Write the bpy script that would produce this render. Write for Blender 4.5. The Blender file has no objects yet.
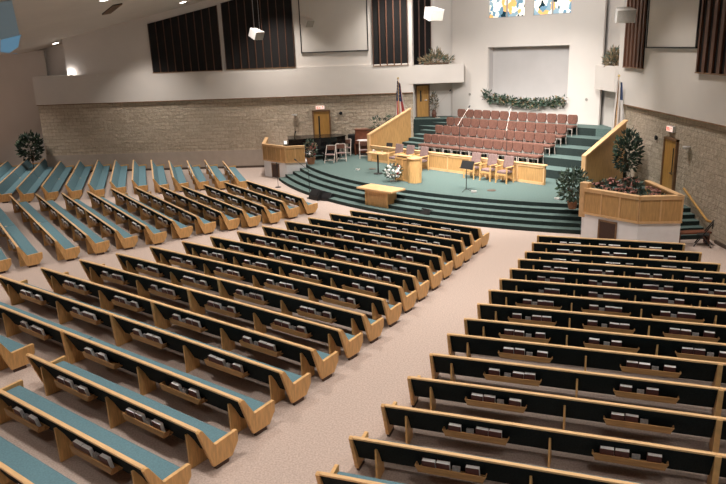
import bpy, bmesh, math, random
from mathutils import Matrix, Vector
random.seed(7)
S = bpy.context.scene
COL = S.collection
rad = math.radians

# ---------------------------------------------------------------- camera
cam_d = bpy.data.cameras.new('camera'); cam = bpy.data.objects.new('camera', cam_d); COL.objects.link(cam)
cam_d.sensor_width = 36.0; cam_d.lens = 680.0/726.0*36.0; cam_d.clip_start = .1; cam_d.clip_end = 300
PITCH = math.atan(196/680.0); ROLL = -rad(2.2); CH = 9.0
_f = Vector((0, math.cos(PITCH), -math.sin(PITCH))); _r = Vector((1, 0, 0)); _u = _r.cross(_f)
_R = math.cos(ROLL)*_r + math.sin(ROLL)*_u; _U = -math.sin(ROLL)*_r + math.cos(ROLL)*_u
M = Matrix.Identity(4)
for i in range(3):
    M[i][0] = _R[i]; M[i][1] = _U[i]; M[i][2] = -_f[i]
M[2][3] = CH
cam.matrix_world = M
S.camera = cam

# ---------------------------------------------------------------- world, exposure, light
S.view_settings.view_transform = 'Standard'; S.view_settings.look = 'None'
S.view_settings.exposure = 0.0; S.view_settings.gamma = 1.0; S.view_settings.use_curve_mapping = False
wd = bpy.data.worlds.new('world'); S.world = wd; wd.use_nodes = True
wd.node_tree.nodes['Background'].inputs[0].default_value = (.8, .87, 1, 1)
wd.node_tree.nodes['Background'].inputs[1].default_value = .25
S.cycles.max_bounces = 8; S.cycles.diffuse_bounces = 5; S.cycles.use_denoising = True
S.cycles.sample_clamp_indirect = 8

def ceil_z(x):
    P = [(-48, 9.3), (-27, 9.45), (0, 14.95), (18, 13.6)]
    for (a, za), (b, zb) in zip(P, P[1:]):
        if x <= b: return za + (zb-za)*(x-a)/(b-a)
    return 13.6
def area(name, loc, size, power, color=(1, .9, .78), target=None, spread=180):
    l = bpy.data.lights.new(name, 'AREA'); l.shape = 'DISK'; l.size = size; l.energy = power; l.color = color
    l.spread = rad(spread)
    o = bpy.data.objects.new(name, l); COL.objects.link(o); o.location = loc
    if target is not None:
        o.rotation_euler = (Vector(target)-Vector(loc)).to_track_quat('-Z', 'Y').to_euler()
    return o
LG = {-38: 1.0, -27: .55, -16: .68, -6: 1.15, 3: 1.25, 11: .95}
for lx, k in LG.items():
    for ly in (3, 13, 23, 33, 43, 51):
        if lx > 5 and ly > 48: continue
        area('ceiling_lamp', (lx, ly, ceil_z(lx)-.35), 1.3, 365*k*(.68 if ly < 20 else 1.0), (1, .93, .86), None, 97)
# stage lighting bars aimed at the platform and the white wall behind the choir
for sx, sy, tx, ty in ((2, 34, 5, 41), (6, 31, 8, 39), (10, 33, 11, 43), (4, 38, 9, 47)):
    area('stage_lamp', (sx, sy, 13.2), .8, 420, (1, .95, .9), (tx, ty, 2), 75)
# added unseen area lights that brighten the white wall behind the choir
for sx, sy, tx, ty in ((3, 41, 9.2, 52), (10.5, 37, 14, 47.5), (7, 38, 11.8, 49.3)):
    area('added_wall_fill', (sx, sy, 14.0), .7, 200, (1, .97, .94), (tx, ty, 8.5), 110)

# ---------------------------------------------------------------- materials
def nt(name):
    m = bpy.data.materials.new(name); m.use_nodes = True
    t = m.node_tree; b = t.nodes['Principled BSDF']; return m, t, b
def N(t, kind, **kw):
    n = t.nodes.new(kind)
    for k, v in kw.items():
        if k in n.inputs.keys(): n.inputs[k].default_value = v
        else: setattr(n, k, v)
    return n
def ramp(t, fac, stops):
    r = t.nodes.new('ShaderNodeValToRGB'); e = r.color_ramp.elements
    while len(e) < len(stops): e.new(.5)
    for i, (p, c) in enumerate(stops): e[i].position = p; e[i].color = (*c, 1)
    t.links.new(fac, r.inputs[0]); return r
def mat(name, c, rough=.6, scale=8, var=.12, bump=0, metal=0, spec=.5, stretch=(1, 1, 1), detail=4):
    m, t, b = nt(name)
    tc = N(t, 'ShaderNodeTexCoord'); mp = N(t, 'ShaderNodeMapping'); mp.inputs['Scale'].default_value = stretch
    t.links.new(tc.outputs['Object'], mp.inputs[0])
    n = N(t, 'ShaderNodeTexNoise', Scale=scale, Detail=detail); t.links.new(mp.outputs[0], n.inputs['Vector'])
    lo = tuple(max(0, x*(1-var)) for x in c); hi = tuple(min(1, x*(1+var)) for x in c)
    r = ramp(t, n.outputs['Fac'], [(.35, lo), (.65, hi)])
    t.links.new(r.outputs[0], b.inputs['Base Color'])
    b.inputs['Roughness'].default_value = rough; b.inputs['Metallic'].default_value = metal
    b.inputs['Specular IOR Level'].default_value = spec
    if bump:
        bp = N(t, 'ShaderNodeBump', Strength=bump, Distance=.02); t.links.new(n.outputs['Fac'], bp.inputs['Height'])
        t.links.new(bp.outputs[0], b.inputs['Normal'])
    return m
def emis(name, c, s):
    m, t, b = nt(name); b.inputs['Base Color'].default_value = (*c, 1)
    b.inputs['Emission Color'].default_value = (*c, 1); b.inputs['Emission Strength'].default_value = s; return m
def stone(name, c1, c2, mortar):
    m, t, b = nt(name)
    tc = N(t, 'ShaderNodeTexCoord'); ns = N(t, 'ShaderNodeTexNoise', Scale=1.3, Detail=3)
    t.links.new(tc.outputs['Object'], ns.inputs['Vector'])
    mp = N(t, 'ShaderNodeMapping'); mp.inputs['Rotation'].default_value = (rad(90), 0, 0)
    t.links.new(tc.outputs['Object'], mp.inputs[0])
    br = N(t, 'ShaderNodeTexBrick', Scale=1.0); br.inputs['Mortar Size'].default_value = .012
    br.inputs['Brick Width'].default_value = .62; br.inputs['Row Height'].default_value = .27
    br.inputs['Color1'].default_value = (*c1, 1); br.inputs['Color2'].default_value = (*c2, 1); br.inputs['Mortar'].default_value = (*mortar, 1)
    br.inputs['Bias'].default_value = 0
    t.links.new(mp.outputs[0], br.inputs['Vector'])
    n2 = N(t, 'ShaderNodeTexNoise', Scale=5.0, Detail=6, Roughness=.65); t.links.new(tc.outputs['Object'], n2.inputs['Vector'])
    mx = N(t, 'ShaderNodeMix', data_type='RGBA', blend_type='OVERLAY'); mx.inputs[0].default_value = .45
    t.links.new(br.outputs['Color'], mx.inputs[6]); t.links.new(n2.outputs['Fac'], mx.inputs[7])
    t.links.new(mx.outputs[2], b.inputs['Base Color']); b.inputs['Roughness'].default_value = .9
    ad = N(t, 'ShaderNodeMath', operation='MULTIPLY_ADD'); ad.inputs[1].default_value = -.6
    t.links.new(br.outputs['Fac'], ad.inputs[0]); t.links.new(n2.outputs['Fac'], ad.inputs[2])
    bp = N(t, 'ShaderNodeBump', Strength=1.0, Distance=.18); t.links.new(ad.outputs[0], bp.inputs['Height'])
    t.links.new(bp.outputs[0], b.inputs['Normal'])
    return m
MT = {
 'carpet': mat('aisle_carpet', (.465, .368, .318), .95, 22, .16, .3, detail=8),
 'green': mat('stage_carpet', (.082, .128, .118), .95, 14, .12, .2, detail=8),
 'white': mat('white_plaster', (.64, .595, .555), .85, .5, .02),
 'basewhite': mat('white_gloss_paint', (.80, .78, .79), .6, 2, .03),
 'riser': mat('shaded_riser_carpet', (.013, .024, .022), .95, 14, .15),  # stage carpet with the shade of upright faces put into its colour
 'ceil': mat('ceiling_plaster', (.55, .49, .43), .9, .5, .03),
 'band': mat('painted_block', (.44, .375, .32), .85, 2, .04),
 'stone': stone('split_face_stone', (.60, .50, .39), (.50, .41, .31), (.38, .31, .24)),
 'wood': mat('light_oak', (.66, .39, .155), .42, 5, .13, .05, stretch=(1, 5, .7), detail=6),
 'woodx': mat('light_oak_rail', (.72, .46, .23), .35, 5, .1, .05, stretch=(.5, 6, 6), detail=6),
 'panelwood': mat('oak_panelling', (.50, .285, .11), .45, 4, .14, .05, stretch=(4, 4, .5), detail=6),
 'cap': mat('oak_capping', (.66, .41, .205), .4, 4, .08),
 'rackwood': mat('rack_oak', (.40, .215, .085), .45, 6, .15, stretch=(.5, 5, 5)),
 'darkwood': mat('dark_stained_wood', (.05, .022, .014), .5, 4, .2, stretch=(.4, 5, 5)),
 'redwood': mat('mahogany_wood', (.16, .05, .025), .4, 4, .2),
 'teal': mat('teal_upholstery', (.105, .20, .235), .9, 30, .1, .1),
 'black': mat('dark_back_fabric', (.012, .017, .018), .95, 30, .25, spec=.2),
 'mauve': mat('brown_upholstery', (.145, .064, .045), .85, 12, .2, .1),
 'grey_mauve': mat('grey_mauve_upholstery', (.20, .13, .12), .85, 12, .15),
 'beige_frame': mat('beige_metal', (.55, .47, .42), .4, 5, .05),
 'page': mat('book_pages', (.92, .92, .92), .6, 60, .06),
 'cover': mat('maroon_book_cover', (.09, .022, .02), .5, 20, .2),
 'card': mat('grey_card', (.33, .30, .29), .7, 20, .2),
 'blackgloss': mat('black_lacquer', (.006, .006, .007), .2, 5, .1),
 'blackmatte': mat('black_plastic', (.012, .012, .013), .6, 5, .1),
 'metal': mat('chrome_metal', (.6, .6, .6), .3, 5, .05, metal=1),
 'louvre': mat('dark_acoustic_cloth', (.005, .004, .004), .95, 6, .2),
 'slat': mat('brown_slat', (.11, .045, .024), .5, 5, .2, stretch=(5, 5, .4)),
 'screen': mat('screen_cloth', (.60, .56, .52), .9, .6, .02),
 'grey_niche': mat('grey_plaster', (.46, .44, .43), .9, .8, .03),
 'speaker': mat('white_enamel', (.60, .58, .56), .5, 5, .03),
 'grille': mat('grey_speaker_cloth', (.30, .28, .25), .9, 40, .15),
 'doorwood': mat('oak_door', (.50, .27, .075), .4, 3, .15, stretch=(4, 4, .4)),
 'framewood': mat('dark_door_frame', (.20, .11, .055), .5, 4, .15),
 'leaf': mat('green_leaf', (.035, .07, .035), .6, 6, .35),
 'darkleaf': mat('dark_green_leaf', (.012, .028, .018), .6, 6, .35),
 'greyleaf': mat('dusty_green_leaf', (.085, .125, .095), .7, 6, .35),
 'tanleaf': mat('dried_tan_leaf', (.26, .19, .11), .7, 6, .3),
 'pinkleaf': mat('dusty_pink_bract', (.30, .135, .105), .7, 6, .25),
 'bark': mat('plant_stem', (.10, .06, .035), .8, 8, .2),
 'pot': mat('brown_pot', (.16, .07, .045), .6, 5, .15),
 'basket': mat('wicker_basket', (.32, .15, .08), .7, 20, .3),
 'whiteflower': mat('white_petal', (.82, .80, .78), .6, 8, .06),
 'redflower': mat('red_petal', (.30, .03, .03), .6, 8, .2),
 'flagred': mat('flag_red', (.42, .05, .05), .8, 5, .1),
 'flagwhite': mat('flag_white', (.62, .58, .55), .8, 5, .05),
 'flagblue': mat('flag_blue', (.03, .05, .12), .8, 5, .1),
 'brass': mat('brass_metal', (.6, .45, .2), .35, 5, .1, metal=1),
 'grout': mat('dark_baseboard', (.09, .065, .05), .6, 5, .1),
 'lamp': emis('lamp_glow', (1, .95, .88), 14),
 'blue_glow': emis('blue_light_glow', (.13, .27, .38), .5),  # glow of the added blue patch under the ceiling
 'blue_glow_dim': emis('dim_blue_light_glow', (.13, .165, .18), .45),  # weaker glow of the second added patch
 'exit': emis('exit_sign_face', (1, .80, .68), .75),
 'exitred': emis('exit_sign_letters', (.80, .06, .03), .9),
}
def stained():
    m, t, b = nt('stained_glass')
    tc = N(t, 'ShaderNodeTexCoord'); mp = N(t, 'ShaderNodeMapping'); mp.inputs['Scale'].default_value = (1.15, 1, 1.0)
    mp.inputs['Rotation'].default_value = (0, rad(28), 0)
    t.links.new(tc.outputs['Object'], mp.inputs[0])
    v = N(t, 'ShaderNodeTexVoronoi', Scale=2.6, Randomness=.85); v.distance = 'MANHATTAN'
    t.links.new(mp.outputs[0], v.inputs['Vector'])
    sp = N(t, 'ShaderNodeSeparateColor'); t.links.new(v.outputs['Color'], sp.inputs[0])
    r = ramp(t, sp.outputs[0], [(0, (.95, .93, .85)), (.40, (.15, .30, .42)), (.58, (.9, .52, .18)), (.72, (.01, .035, .05)), (.84, (.28, .42, .50))])
    r.color_ramp.interpolation = 'CONSTANT'
    t.links.new(r.outputs[0], b.inputs['Base Color']); t.links.new(r.outputs[0], b.inputs['Emission Color'])
    b.inputs['Emission Strength'].default_value = .6; b.inputs['Roughness'].default_value = .2
    return m
MT['glass'] = stained()

# ---------------------------------------------------------------- mesh builder
class MB:
    def __init__(s): s.v = []; s.f = []; s.m = []; s.T = None
    def add(s, vs, fs, mi=0):
        o = len(s.v)
        for p in vs:
            p = Vector(p)
            if s.T is not None: p = s.T @ p
            s.v.append(tuple(p))
        for f in fs: s.f.append(tuple(o+i for i in f)); s.m.append(mi)
        return s
    def box(s, x0, x1, y0, y1, z0, z1, mi=0):
        return s.add([(x0,y0,z0),(x1,y0,z0),(x1,y1,z0),(x0,y1,z0),(x0,y0,z1),(x1,y0,z1),(x1,y1,z1),(x0,y1,z1)],
                     [(0,3,2,1),(4,5,6,7),(0,1,5,4),(1,2,6,5),(2,3,7,6),(3,0,4,7)], mi)
    def prism(s, pts, ax, lo, hi, mi=0):
        def P(a, b, c): return {'x': (c, a, b), 'y': (a, c, b), 'z': (a, b, c)}[ax]
        n = len(pts); vs = [P(a, b, lo) for a, b in pts]+[P(a, b, hi) for a, b in pts]
        fs = [tuple(range(n-1, -1, -1)), tuple(range(n, 2*n))]+[(i, (i+1) % n, n+(i+1) % n, n+i) for i in range(n)]
        return s.add(vs, fs, mi)
    def tube(s, p, q, r, r2=None, n=8, mi=0):
        p = Vector(p); q = Vector(q); r2 = r if r2 is None else r2
        d = (q-p).normalized(); a = d.orthogonal().normalized(); b = d.cross(a); vs = []
        for c, rr in ((p, r), (q, r2)):
            for i in range(n):
                t = 2*math.pi*i/n; vs.append(c+a*math.cos(t)*rr+b*math.sin(t)*rr)
        return s.add(vs, [tuple(range(n-1, -1, -1)), tuple(range(n, 2*n))]+[(i, (i+1) % n, n+(i+1) % n, n+i) for i in range(n)], mi)
    def path(s, pts, r, n=6, mi=0):
        for a, b in zip(pts, pts[1:]): s.tube(a, b, r, n=n, mi=mi)
        return s
    def lathe(s, prof, c=(0, 0, 0), n=16, mi=0, sx=1, sy=1):
        vs = []; fs = []; k = len(prof)
        for r, z in prof:
            for i in range(n):
                t = 2*math.pi*i/n; vs.append((c[0]+r*sx*math.cos(t), c[1]+r*sy*math.sin(t), c[2]+z))
        for j in range(k-1):
            for i in range(n): fs.append((j*n+i, j*n+(i+1) % n, (j+1)*n+(i+1) % n, (j+1)*n+i))
        fs.append(tuple(range(n-1, -1, -1))); fs.append(tuple(range((k-1)*n, k*n)))
        return s.add(vs, fs, mi)
    def ball(s, c, r, mi=0, sx=1, sy=1, sz=1, n=8):
        pr = [(max(.001, r*math.sin(math.pi*j/6)), -r*sz*math.cos(math.pi*j/6)) for j in range(7)]
        return s.lathe(pr, c, n, mi, sx, sy)
    def leaf(s, p, d, l, w, mi=0):
        p = Vector(p); d = Vector(d).normalized(); a = d.cross(Vector((random.uniform(-1, 1), random.uniform(-1, 1), random.uniform(-1, 1))))
        if a.length < .01: a = d.orthogonal()
        a.normalize(); nn = d.cross(a)
        return s.add([p, p+d*l*.45+a*w*.5+nn*l*.04, p+d*l, p+d*l*.45-a*w*.5+nn*l*.04, p+d*l*.5+nn*l*.1], [(0, 1, 4), (1, 2, 4), (2, 3, 4), (3, 0, 4)], mi)
    def build(s, name, mats, parent=None, bevel=0, smooth=False, loc=None, rotz=0):
        me = bpy.data.meshes.new(name)
        bm = bmesh.new(); vv = [bm.verts.new(p) for p in s.v]
        for f, mi in zip(s.f, s.m):
            try: g = bm.faces.new([vv[i] for i in f]); g.material_index = mi
            except ValueError: pass
        bmesh.ops.recalc_face_normals(bm, faces=bm.faces)
        if bevel:
            bmesh.ops.bevel(bm, geom=[e for e in bm.edges if e.is_manifold and e.calc_face_angle(0) > .5], offset=bevel, segments=2, affect='EDGES', profile=.5)
        bm.to_mesh(me); bm.free()
        if smooth: me.polygons.foreach_set('use_smooth', [True]*len(me.polygons))
        for m in (mats if isinstance(mats, (list, tuple)) else [mats]): me.materials.append(MT[m])
        return link(name, me, parent, loc, rotz)
def link(name, me, parent=None, loc=None, rotz=0):
    o = bpy.data.objects.new(name, me); COL.objects.link(o)
    if parent is not None: o.parent = parent
    if loc is not None: o.location = loc
    o.rotation_euler = (0, 0, rotz)
    return o
def shade_risers(o):  # paints the shaded carpet colour onto upright faces
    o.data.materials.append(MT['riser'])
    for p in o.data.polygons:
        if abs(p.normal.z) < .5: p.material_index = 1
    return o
def tag(o, label, cat, group=None):
    o['label'] = label; o['category'] = cat
    if group: o['group'] = group
    return o
def thing(name, label, cat, loc=(0, 0, 0), rotz=0, group=None):
    return tag(link(name, None, None, loc, rotz), label, cat, group)
def struct(o): o['kind'] = 'structure'; return o
def stuff(o): o['kind'] = 'stuff'; return o
def dup(root, loc, rotz, label, group=None):
    r = root.copy(); COL.objects.link(r); r.location = loc; r.rotation_euler = (0, 0, rotz); r['label'] = label
    if group: r['group'] = group
    for ch in list(root.children):
        c = ch.copy(); COL.objects.link(c); c.parent = r
        for g in list(ch.children):
            d = g.copy(); COL.objects.link(d); d.parent = c
    return r
ORD = ['', 'first', 'second', 'third', 'fourth', 'fifth', 'sixth', 'seventh', 'eighth', 'ninth', 'tenth', 'eleventh', 'twelfth', 'thirteenth', 'fourteenth', 'fifteenth', 'sixteenth', 'seventeenth']
# stage frame: x = along the choir rows to the right, y = away from the pews
SH = rad(48.0); SX = Vector((math.cos(SH), -math.sin(SH), 0)); SY = Vector((math.sin(SH), math.cos(SH), 0))
S0 = Vector((5.75, 43.3, 0)) - .3*SX
def st(v, u, z=0): return tuple(S0+SX*v+SY*u+Vector((0, 0, z)))
# left wall frame
LW = Vector((-7.82, 53.88, 0)); LH = rad(3.5)
def lw(s_, y=0, z=0): return tuple(LW+Vector((math.cos(LH), -math.sin(LH), 0))*s_+Vector((math.sin(LH), math.cos(LH), 0))*y+Vector((0, 0, z)))

# ---------------------------------------------------------------- setting: floor, ceiling, walls
struct(MB().box(-46, 17.5, -8, 60, -.3, 0).build('floor', 'carpet'))
cb = MB()
P = [(-46.2, 9.3), (-27, 9.45), (0, 14.95), (17.6, 13.6)]
cb.prism(P+[(x, z+.3) for x, z in reversed(P)], 'y', -8, 60)
struct(cb.build('ceiling', 'ceil'))
struct(MB().box(-46.3, -46, -8, 60, 0, 9.6).build('wall_left_side', 'white'))
struct(MB().box(-46, 17.5, -8.3, -8, 0, 15.3).build('wall_back', 'white'))
# setback beyond the left end of the stone wall
struct(MB().box(-46, -25.5, 58, 58.3, 0, 9.6).build('wall_setback', 'white'))
def wl(mb, name, m): return struct(mb.build(name, m, loc=tuple(LW), rotz=-LH))
ms = MB().box(-17.5, 12.1, 0, .5, 1.42, 5.45); wl(ms, 'wall_left_stone', 'stone')
mb = MB().box(-17.5, 12.1, -.03, .5, 0, 1.42).box(-17.5, -17.1, .5, 4, 0, 7.6); wl(mb, 'wall_left_base', 'band')
wl(MB().box(-17.5, 1.0, -.08, 0, 0, .16), 'baseboard_left', 'grout')
# upper white wall with an open recess near its left end
mb = MB().box(-17.5, 12.1, -.18, .5, 5.45, 7.62)
mb.prism([(-14.7, 7.62), (12.1, 7.62), (12.1, 15.4), (-14.7, 11.0)], 'y', -.05, .5)
mb.box(-19, -14.7, 3.6, 3.9, 7.3, 12)
mb.box(-16.1, -12.3, -.30, .5, 7.54, 7.64).box(-17.5, -12.3, .4, 3.8, 7.5, 7.62)
mb.box(-15.0, -14.7, .5, 3.8, 7.62, 12)
wl(mb, 'wall_left_upper', 'white')
wl(MB().box(-17.5, 12.1, -.2, -.0, 5.40, 5.46), 'trim_1', 'framewood')
# right stone wall
mr = MB(); mr.box(0, 35, 0, .5, 0, 5.17)
o = struct(mr.build('wall_right_stone', 'stone', loc=(15.7, 41.4, 0), rotz=-math.pi/2))
struct(MB().box(15.52, 16.2, -8, 41.4, 5.17, 14.4).build('wall_right_upper', 'white'))
struct(MB().box(15.7, 16.2, -8, 6.4, 0, 5.2).build('wall_right_rear', 'band'))
struct(MB().box(15.60, 15.7, 6, 28.9, 0, .14).build('baseboard_right', 'grout'))
struct(MB().box(15.5, 15.6, 6, 41.4, 5.12, 5.18).build('trim_2', 'framewood'))
# recesses either side of the choir wall
mb = MB().box(12.1, 21, 1.75, 2.0, 0, 15.4); mb.box(12.0, 12.2, .3, 1.75, 3, 15.2); wl(mb, 'wall_left_recess', 'white')
wl(MB().box(11.72, 15.95, -.2, 1.75, 6.08, 7.42), 'trim_3', 'white')
struct(MB().box(16.15, 16.5, 40.5, 52, 0, 14).box(15.7, 16.15, 41.2, 41.4, 3, 14).build('wall_right_recess', 'white'))
struct(MB().box(15.30, 16.15, 41.3, 44.75, 5.80, 7.28).build('trim_4', 'white'))
# choir wall with the niche (stage frame)
SROT = -SH
def stg(mb, name, m, parent=None, bevel=0): return mb.build(name, m, parent, bevel, loc=tuple(S0) if parent is None else None, rotz=SROT if parent is None else 0)
mb = MB(); u0, u1 = 8.6, 8.8
mb.box(-6.75, -3.35, u0, u1, 1, 15).box(3.35, 5.75, u0, u1, 1, 15)
mb.box(-3.35, 3.35, u0, u1, 1, 4.85).box(-3.35, 3.35, u0, u1, 8.55, 10.55)
mb.box(-.25, .45, u0, u1, 10.55, 13.6).box(-3.35, 3.35, u0, u1, 13.6, 15)
struct(stg(mb, 'wall_choir', 'white'))
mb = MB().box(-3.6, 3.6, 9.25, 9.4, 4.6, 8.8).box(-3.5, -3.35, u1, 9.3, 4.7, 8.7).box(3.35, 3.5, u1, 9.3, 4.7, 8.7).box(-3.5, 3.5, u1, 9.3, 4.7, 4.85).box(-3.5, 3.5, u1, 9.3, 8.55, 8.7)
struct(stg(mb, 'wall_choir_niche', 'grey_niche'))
for k, (v0, v1) in enumerate(((-3.33, -.25), (.45, 3.35)), 1):
    w = struct(MB().box(v0, v1, u0+.12, u0+.18, 10.55, 13.6).build('window_%d' % k, 'glass', loc=tuple(S0), rotz=SROT))
    vm = (v0+v1)/2
    MB().box(vm-.05, vm+.05, u0+.06, u0+.2, 10.55, 13.6).box(v0, v1, u0+.06, u0+.2, 10.5, 10.6).build('window_frame', 'grey_niche', w)
# platform, steps, choir tiers
def arc(R, v0, v1, n=48):
    return [(v0+(v1-v0)*i/n, 18.5-math.sqrt(R*R-(v0+(v1-v0)*i/n)**2)) for i in range(n+1)]
def loc_(p):
    d = Vector((p[0], p[1], 0))-S0; return (d.dot(SX), d.dot(SY))
for k in range(5):
    R = 24.35+.5*(4-k); z1 = .2*(k+1)
    if k < 4:
        pts = arc(R, -10.9+.12*k, 12.75)+[(12.7, 0), (-9, 0)]
    else:
        pts = arc(R, -10.0, 12.4)+[loc_(p) for p in ((13.6, 30.2), (13.75, 31.9), (15.7, 31.9), (15.7, 45.5), (8, 52.9), (-3.6, 53.6), (-3.7, 49.5))]
    shade_risers(struct(stg(MB().prism(pts, 'z', z1-.2, z1), 'stage_platform' if k == 4 else 'stage_step', 'green')))
TU = [1.9, 3.15, 4.4, 5.65, 6.9]; TZ = [1.5, 2.0, 2.45, 2.93, 3.41]
lim = [(-7.0, 9.7), (-7.0, 9.7), (-7.0, 9.7), (-7.6, 8.6), (-9.3, 8.2)]
for k in range(5):
    z0 = 1.0 if k == 0 else TZ[k-1]
    shade_risers(struct(stg(MB().box(lim[k][0], lim[k][1], TU[k], u0+.05 if k < 4 else u0+.02, z0, TZ[k]), 'choir_tier', 'green')))
    if k < 4: shade_risers(struct(stg(MB().box(7.6 if k % 2 == 0 else 8.0, 9.6-.5*k, TU[k]-.55, TU[k], z0-.02, z0+.24), 'choir_half_step', 'green')))
    shade_risers(struct(stg(MB().box(-6.95, -4.9, TU[k]-.6, TU[k], z0-.02, z0+.24), 'choir_half_step', 'green')))
shade_risers(struct(MB().prism([(4.3, 53.1), (8.3, 52.3), (9.5, 55.2), (4.3, 55.4)], 'z', 0, 3.40).build('alcove_floor', 'green')))
struct(MB().prism([(13.5, 45.4), (16.5, 41.3), (16.5, 49), (14, 48)], 'z', 0, 3.40).build('alcove_floor', 'green'))
# little stair against the right wall
for k in range(5):
    struct(MB().box(13.80, 15.68, 29.6+.46*k, 31.95, .2*k, .2*(k+1)).build('side_step', 'green')); shade_risers(bpy.context.scene.objects['side_step' if k == 0 else 'side_step.%03d' % k])

# ---------------------------------------------------------------- acoustic louvre panels and screens
def louvre(label, frame, x0, x1, zb, zt0, zt1, n, fins):
    """dark cloth panel behind upright slats; local x along the wall, y out of the wall (negative)"""
    t = thing('acoustic_panel', label, 'wall panel', frame[0], frame[1], 'slatted acoustic panels')
    MB().prism([(x0, zb), (x1, zb), (x1, zt1), (x0, zt0)], 'y', -.06, 0).build('backing', 'louvre', t)
    s_ = MB(); w = (x1-x0)/n
    for i in range(n+1):
        x = x0+w*i; zt = zt0+(zt1-zt0)*i/n
        xa, xb = max(x0, x-fins/2), min(x1, x+fins/2)
        s_.box(xa, xb, -.16, -.06, zb, zt)
    s_.build('slats', 'slat', t)
    MB().box(x0-.04, x1+.04, -.17, 0, zb-.05, zb).build('sill', 'framewood', t)
    return t
LF = (lw(0, -.05), -LH)
louvre('sloping-topped slatted dark panel, leftmost on the left wall', LF, -7.86, -2.45, 7.62, 11.2, 12.33, 9, .045)
louvre('wide slatted dark panel beside the left white screen', LF, -2.12, 3.2, 7.65, 12.45, 13.6, 9, .045)
louvre('tall slatted dark panel right of the left white screen', LF, 9.15, 11.78, 7.52, 13.6, 14.0, 5, .09)
louvre('narrow slatted dark panel above the dried foliage on the left ledge', (lw(0, 1.7), -LH), 12.22, 13.6, 7.4, 13.8, 14.0, 3, .09)
RF = ((15.5, 41.03, 0), -math.pi/2)
louvre('brown slatted panel left of the right white screen', RF, .72, 3.28, 7.3, 13.0, 13.0, 5, .26)
louvre('brown slatted panel at the right edge of the photo', RF, 9.45, 14.0, 7.3, 13.0, 13.0, 7, .26)
def screen(label, frame, x0, x1, zb, zt):
    t = thing('projection_screen', label, 'screen', frame[0], frame[1], 'projection screens')
    MB().box(x0, x1, -.10, 0, zb, zt).build('screen_cloth', 'screen', t)
    f = MB(); e = .07
    f.box(x0-e, x0, -.14, 0, zb-e, zt).box(x1, x1+e, -.14, 0, zb-e, zt).box(x0-e, x1+e, -.14, 0, zb-e, zb)
    f.build('frame', 'blackmatte', t)
screen('white projection screen with black border on the left wall', LF, 3.78, 8.75, 8.7, 13.6)
screen('white projection screen with black border on the right wall', RF, 3.75, 9.15, 8.40, 13)

# ---------------------------------------------------------------- doors, signs, wall fittings
def door(n, frame, x0, x1, zb, zt, side=1):
    t = link('door_%d' % n, None, None, frame[0], frame[1]); struct(t)
    MB().box(x0+.1, x1-.1, -.08, 0, zb, zt-.1).build('door_leaf', 'doorwood', t)
    MB().box(x0, x0+.1, -.14, 0, zb, zt).box(x1-.1, x1, -.14, 0, zb, zt).box(x0, x1, -.14, 0, zt-.1, zt).build('door_frame', 'framewood', t)
    c = x0+(x1-x0)*(.36 if side > 0 else .75)
    MB().box(c-.06, c+.06, -.09, -.07, zb+1.2, zt-.45).build('vision_panel', 'blackmatte', t)
    MB().tube((x1-.25, -.08, zb+1.3), (x1-.25, -.2, zb+1.3), .04).tube((x1-.25, -.18, zb+1.3), (x1-.42, -.18, zb+1.3), .03).build('door_handle', 'metal', t)
door(1, (lw(0, 0), -LH), 4.28, 5.68, 1.0, 4.34)
door(2, ((15.7, 34.7, 0), -math.pi/2), .0, 1.45, 1.0, 4.0, -1)
door(3, (lw(0, 1.72), -LH), 12.35, 13.45, 3.4, 5.9)
LET = {'E': [(0,0,.2,1),(0,0,.7,.18),(0,.41,.6,.59),(0,.82,.7,1)], 'I': [(.2,0,.4,1)], 'T': [(.25,0,.45,1),(0,.82,.7,1)]}
def exit_sign(label, loc, rz):
    t = thing('exit_sign', label, 'exit sign', loc, rz, 'exit signs')
    MB().box(-.36, .36, -.13, 0, -.13, .17).build('housing', 'speaker', t)
    f = MB().box(-.32, .32, -.145, -.13, -.10, .14).build('sign_face', 'exit', t)
    l = MB(); s_ = .17; x = -.26
    for ch in 'EXIT':
        if ch == 'X':
            for sg in (1, -1):
                a0, a1 = (0, .5) if sg > 0 else (.5, 0)
                l.prism([(x+a0*s_, -.065), (x+(a0+.2)*s_, -.065), (x+(a1+.2)*s_, .105), (x+a1*s_, .105)], 'y', -.155, -.145)
        else:
            for (a, b, c, d) in LET[ch]: l.box(x+a*s_, x+c*s_, -.155, -.145, -.065+b*s_, -.065+d*s_)
        x += .135
    l.build('lettering', 'exitred', t)
exit_sign('lit exit sign above the door on the left stone wall', lw(4.92, -.02, 4.52), -LH)
exit_sign('lit exit sign above the door on the right stone wall', (15.68, 34.1, 4.42), -math.pi/2)
def fitting(name, label, cat, loc, rz, kind):
    t = thing(name, label, cat, loc, rz)
    if kind == 'dome':
        MB().lathe([(.01, -.09), (.16, -.07), (.24, 0), (.24, .05), (.01, .05)], n=14, sy=.6).build('housing', 'speaker', t)
        MB().box(-.1, .1, -.0, .2, -.05, .05).build('bracket', 'speaker', t)
    else:
        b = MB(); b.T = Matrix.Rotation(rad(90), 4, 'X'); b.lathe([(.01, -.02), (.11, -.02), (.13, .06), (.01, .08)], n=14)
        b.build('housing', 'blackmatte', t)
fitting('wall_light', 'small white dome fitting on the left stone wall', 'wall fitting', lw(2.9, -.2, 4.05), -LH, 'dome')
fitting('wall_light', 'small white dome fitting on the right stone wall', 'wall fitting', (15.5, 32.1, 3.8), -math.pi/2, 'dome')
fitting('wall_sensor', 'small dark round sensor right of the left door', 'wall fitting', lw(6.5, -.05, 4.06), -LH, 'disc')
fitting('wall_sensor', 'small dark round sensor left of the right door', 'wall fitting', (15.63, 35.7, 3.8), -math.pi/2, 'disc')
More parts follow.
